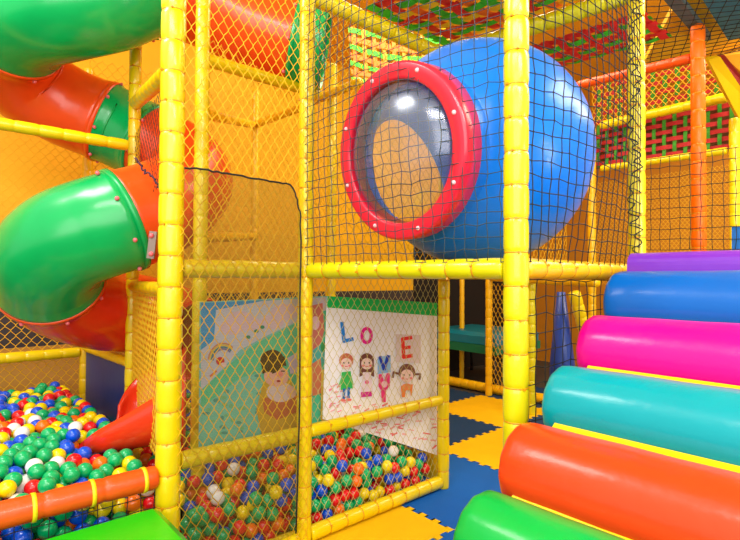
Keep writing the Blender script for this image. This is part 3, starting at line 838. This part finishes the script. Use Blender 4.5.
# which ones the camera sees: rays against the balls and the solid things in front of them
bpy.context.view_layer.update()
dg = bpy.context.evaluated_depsgraph_get()
occ_v = []; occ_f = []; owner = []
for o in list(C.objects):
    if o.type != 'MESH' or o.name.startswith(('floor', 'wall_', 'woven', 'window_dome')): continue
    ev = o.evaluated_get(dg); me = ev.to_mesh(); M = o.matrix_world; b0 = len(occ_v)
    occ_v += [M @ v.co for v in me.vertices]
    for p in me.polygons: occ_f.append([i + b0 for i in p.vertices]); owner.append(-1)
    ev.to_mesh_clear()
tm = MB(); tm.ball((0, 0, 0), br, 10, 7); tv = [Vector(p) for p in tm.v]
for bi, (pit, w_, col) in enumerate(balls):
    b0 = len(occ_v); occ_v += [w_ + p for p in tv]
    for f in tm.f: occ_f.append([i + b0 for i in f]); owner.append(bi)
tree = BVHTree.FromPolygons(occ_v, occ_f)
ci = CAMROT.inverted()
score = []
for bi, (pit, w_, col) in enumerate(balls):
    l = ci @ (w_ - EYE); x, y = 370 + F * l.x / -l.z, 270 - F * l.y / -l.z
    s = 0
    if -8 < x < 748 and -8 < y < 548:
        rad = F * br / -l.z
        for k in range(19):
            if k == 0: dx = dy = 0
            else:
                ring = .5 if k < 7 else .88; an = k * (2 * PI / 6 if k < 7 else 2 * PI / 12); dx, dy = ring * rad * math.cos(an), ring * rad * math.sin(an)
            if not (0 <= x + dx < 740 and 0 <= y + dy < 540): continue
            h = tree.ray_cast(EYE, ray(x + dx, y + dy).normalized())
            if h[2] is not None and owner[h[2]] == bi: s += 1
        s = s / 19 * PI * rad * rad
    score.append(s)
order = sorted(range(len(balls)), key=lambda i: -score[i])
NB = 300
keepi = [i for i in order[:NB] if score[i] > 0]
print('balls visible', sum(1 for s in score if s > 0), 'kept', len(keepi), 'least', score[keepi[-1]])
proto = {}
pm = MB(); pm.ball((0, 0, 0), br, 24, 16)
for k in BC:
    me_ob = pm.build('pit_ball', BM[k]); proto[k] = me_ob.data; bpy.data.objects.remove(me_ob)
def where(pit, w_):
    u_, v_ = w_.dot(U), w_.dot(V)
    if pit == 'left':
        d = v_ - vL
        if d < .28: return 'close behind the red-orange rail', 'balls close behind the red-orange rail'
        if d < .95: return 'in the front half of the left ball pit', 'balls in the front half of the left pit'
        if d < 1.6: return 'in the rear half of the left ball pit', 'balls in the rear half of the left pit'
        return 'near the dark blue pad behind the pit', 'balls near the dark blue pad'
    bay = 'cloud picture' if (w_ - EYE).cross(pM - EYE).z > 0 else 'LOVE poster'
    if v_ - vM < .3: return 'against the net below the ' + bay, 'balls against the net below the ' + bay
    return 'further back below the ' + bay, 'balls further back below the ' + bay
for i in keepi:
    pit, w_, col = balls[i]
    o = bpy.data.objects.new('pit_ball', proto[col]); C.objects.link(o); o.location = w_
    wl, gp = where(pit, w_)
    tag(o, 'glossy %s plastic ball %s' % (col, wl), 'ball', '%s %s' % (col, gp))
ks = set(keepi); cols = list(BC)
for pit in ('left', 'right'):
    mb = MB()
    for i, (pt, w_, col) in enumerate(balls):
        if pt == pit and i not in ks: mb.ball(w_, br, 12, 8, cols.index(col))
    o = mb.build('ball_fill', [BM[c] for c in cols])
    tag(o, 'loose mix of coloured plastic balls filling the %s' % ('left pit under the tube slide' if pit == 'left' else 'pit behind the picture panels'), 'balls', kind='stuff')

# ================================================================== nets
def wallnet(A, B, z0, z1, *args, off=0, **kw):
    d = Vector((B.x - A.x, B.y - A.y, 0)).normalized(); n = Vector((d.y, -d.x, 0)) * off
    return net('safety_net', [zz(A, z0) + n, zz(B, z0) + n, zz(B, z1) + n, zz(A, z1) + n], *args, **kw)
wallnet(pL, pM, .05, 3.3, .0265, .085, .0022, NETY, 'yellow diamond net stretched over the cloud picture bay', off=.05)
wallnet(pM, pS, .06, 1.52, .027, .088, .0017, NETP, 'pale diamond net stretched over the LOVE poster', off=-.042)
wallnet(pM, pS, 1.6, 3.1, .03, .08, .0024, NETG, 'gold net behind the bubble and red ring window')
wallnet(pM, pR, 1.57, 3.4, .052, .052, .0019, NETT, 'dark square net hung in front of the bubble window', kind='square', jit=.13, off=.03, sag=.07)
wallnet(pR, pT, 1.57, 3.4, .06, .06, .0024, NETK, 'black square net between corner post and the post behind the purple step', kind='square', jit=.12, off=.03, sag=.08)
wallnet(pR, pT, .1, 1.5, .075, .075, .0022, NETK, 'black square net under the amber deck rail', kind='square', jit=.12)
wallnet(zz(pLF, 0), pL, .1, .55, .06, .06, .0022, NETK, 'black square net below the red-orange rail', kind='square')
wallnet(pCF, pC, .35, 3.3, .036, .085, .0026, NETY, 'yellow diamond net across the back of the left ball pit', off=-.05)
wallnet(pP, pL, .55, 1.42, .028, .075, .0024, NETY, 'yellow net window beside the slide chute')
wallnet(pP, pL, 1.98, 2.5, .04, .07, .0012, NETK, 'dark net panel between slide neck and thick post')
wallnet(pQ, pI, .6, 2.95, .034, .09, .0028, NETG, 'gold net second layer behind the diamond net', kind='diamond')
wallnet(pC, uv(3.4, 4.6), .3, 3.4, .04, .1, .0034, NETG, 'gold net furthest back in front of the wall')
wallnet(pS, uv(5.2, pS.dot(V) + .3), 1.6, 3.3, .042, .1, .003, NETG, 'gold net deep behind the bubble')
wallnet(B3 - Z * .02, B2, 1.45, 2.62, .02, .05, .0022, NETG, 'gold fine net below the woven belts', kind='diamond')
net('safety_net', [B0 - V * 0 + Vector((-.04, -.04, 0)), B1 + Vector((-.04, -.04, 0)), B5 + Vector((-.04, -.04, 0)), B4 + Vector((-.04, -.04, 0))], .031, .08, .003, NETY, 'yellow diamond net over the upper woven belts')
k0_, k1_ = at(642, 250, 3.9), at(790, 250, 3.0)
net('safety_net', [k0_, k1_, at(790, 140, 3.0), at(642, 160, 3.9)], .075, .075, .0026, NETK, 'black square net behind the orange post above the purple step', kind='square', jit=.08)
net('safety_net', [oz(640, 72, 3.3), oz(742, 50, 3.3), oz(800, -30, 3.3), oz(650, -30, 3.3)], .075, .075, .003, NETK, 'black square overhead net under the gold panel', kind='square', jit=.08)
wallnet(pE2, pV, .1, 1.45, .05, .11, .004, NETG, 'gold net under the deck beside the trampoline')

# dark sheer mesh curtain with a cord edge
CM = bpy.data.materials.new('sheer mesh'); CM.use_nodes = True; nt = CM.node_tree; nt.nodes.clear()
out = nt.nodes.new('ShaderNodeOutputMaterial'); tr = nt.nodes.new('ShaderNodeBsdfTransparent'); df = nt.nodes.new('ShaderNodeBsdfDiffuse'); df.inputs[0].default_value = lin((100, 88, 46))
mx = nt.nodes.new('ShaderNodeMixShader'); tc_ = nt.nodes.new('ShaderNodeTexCoord'); ck = nt.nodes.new('ShaderNodeTexChecker'); ck.inputs['Scale'].default_value = 260
ck.inputs[1].default_value = (.38, .38, .38, 1); ck.inputs[2].default_value = (.26, .26, .26, 1)
nt.links.new(tc_.outputs['Object'], ck.inputs['Vector']); nt.links.new(ck.outputs['Color'], mx.inputs[0]); nt.links.new(tr.outputs[0], mx.inputs[1]); nt.links.new(df.outputs[0], mx.inputs[2]); nt.links.new(mx.outputs[0], out.inputs[0])
cpx = [(184, 168), (200, 169), (222, 173), (248, 177), (275, 182), (292, 187), (298, 205), (301, 240), (299, 400), (296, 533), (182, 590)]
cpt = [on_plane(x, y, pL, pM, -.06) for x, y in cpx]
cur = empty('mesh_curtain', cpt[-1], 'sheer dark mesh curtain with a black cord edge over the cloud picture', 'curtain')
mb = MB(); mb.add(cpt, [tuple(range(len(cpt)))], 0, False); child(mb, 'mesh_sheet', CM, cur)
mb = MB(); cc = crom(cpt[:10], 5); cc = [p + Vector((rg.uniform(-.004, .004), 0, rg.uniform(-.004, .004))) for p in cc]; mb.tube(cc, .005, 6); child(mb, 'edge_cord', NETK, cur)

# knotted black lacing down the post behind the purple step
mb = MB(); lp = []
for k in range(120):
    z = 1.62 + k * .0145
    an = math.sin(k * 1.3) * rg.uniform(.2, .8) + 3.9 + .5 * math.sin(k * .21)
    lp.append(zz(pT, z) + Vector((math.cos(an), math.sin(an), 0)) * .047)
mb.tube(lp, .0038, 5); tag(mb.build('net_lacing', NETK, origin=lp[0]), 'black cord lacing wound down the post behind the purple step', 'cord')
lp = crom([at(x, y, 2.72) + Vector((rg.uniform(-.006, .006), 0, rg.uniform(-.006, .006))) for x, y in ((136, 160), (141, 165), (146, 172), (152, 177), (157, 183), (161, 190), (165, 200))], 8)
mb = MB(); mb.tube([p + Vector((.008 * math.sin(i), 0, .008 * math.cos(i * 1.3))) for i, p in enumerate(lp)], .006, 6)
tag(mb.build('net_lacing', vinyl('maroon cord', (84, 44, 60), .8), origin=lp[0]), 'twisted maroon cord lying on the orange slide neck', 'cord')

# ================================================================== light and camera
wd = bpy.data.worlds.new('World'); bpy.context.scene.world = wd; wd.use_nodes = True
wd.node_tree.nodes['Background'].inputs[0].default_value = (1, .97, .9, 1)
wd.node_tree.nodes['Background'].inputs[1].default_value = 1.02
def area(name, loc, target, sx, sy, power, col=(1, .96, .9)):
    l = bpy.data.lights.new(name, 'AREA'); l.shape = 'RECTANGLE'; l.size = sx; l.size_y = sy; l.energy = power; l.color = col
    o = bpy.data.objects.new(name, l); C.objects.link(o); o.location = loc
    o.rotation_euler = (Vector(target) - Vector(loc)).to_track_quat('-Z', 'Y').to_euler()
area('unseen_light', (-.6, -.4, 3.9), (0, 2.6, .8), 2.4, .5, 70)
area('unseen_light', (1.6, -.6, 3.6), (1.8, 2.2, .8), 1.6, .5, 60)
area('unseen_light', (-2.4, 1.6, 4.2), (-1.6, 3.4, 1.0), 1.2, .6, 60)
area('front_fill', (-.3, -2.2, 2.4), (.2, 3.0, 1.0), 4.5, 2.5, 120, (1, .98, .95))  # fill lamp added behind the camera to brighten the pictures and pits
area('unseen_light', (0.6, 4.6, 4.3), (.6, 4.6, 0), 2.5, 1.2, 75, (1, .92, .66))  # rear lamp added because the ceiling blocks the world light
area('unseen_light', (3.6, 2.4, 4.3), (3.6, 2.6, 0), 1.6, 1.6, 110, (1, .9, .7))  # another lamp added under the ceiling to light the rear
area('unseen_light', (4.5, 4.2, 4.3), (4.5, 4.2, 0), 2.0, 2.0, 170, (1, .86, .6))  # added rear lamp, lights the far corner below the ceiling

area('unseen_light', (2.7, 1.1, 1.95), (2.9, 3.6, 3.5), .8, .8, 34, (1, .93, .75))  # low lamp added out of frame, aimed up to brighten the overhead panels
cd = bpy.data.cameras.new('Camera'); cam = bpy.data.objects.new('Camera', cd); C.objects.link(cam)
cd.sensor_fit = 'HORIZONTAL'; cd.sensor_width = 36; cd.lens = F / 740 * 36; cd.clip_start = .02
M4 = CAMROT.to_4x4(); M4.translation = EYE; cam.matrix_world = M4
sc = bpy.context.scene; sc.camera = cam
sc.view_settings.view_transform = 'Standard'; sc.view_settings.look = 'None'; sc.view_settings.exposure = 0
sc.cycles.max_bounces = 8; sc.cycles.transparent_max_bounces = 12
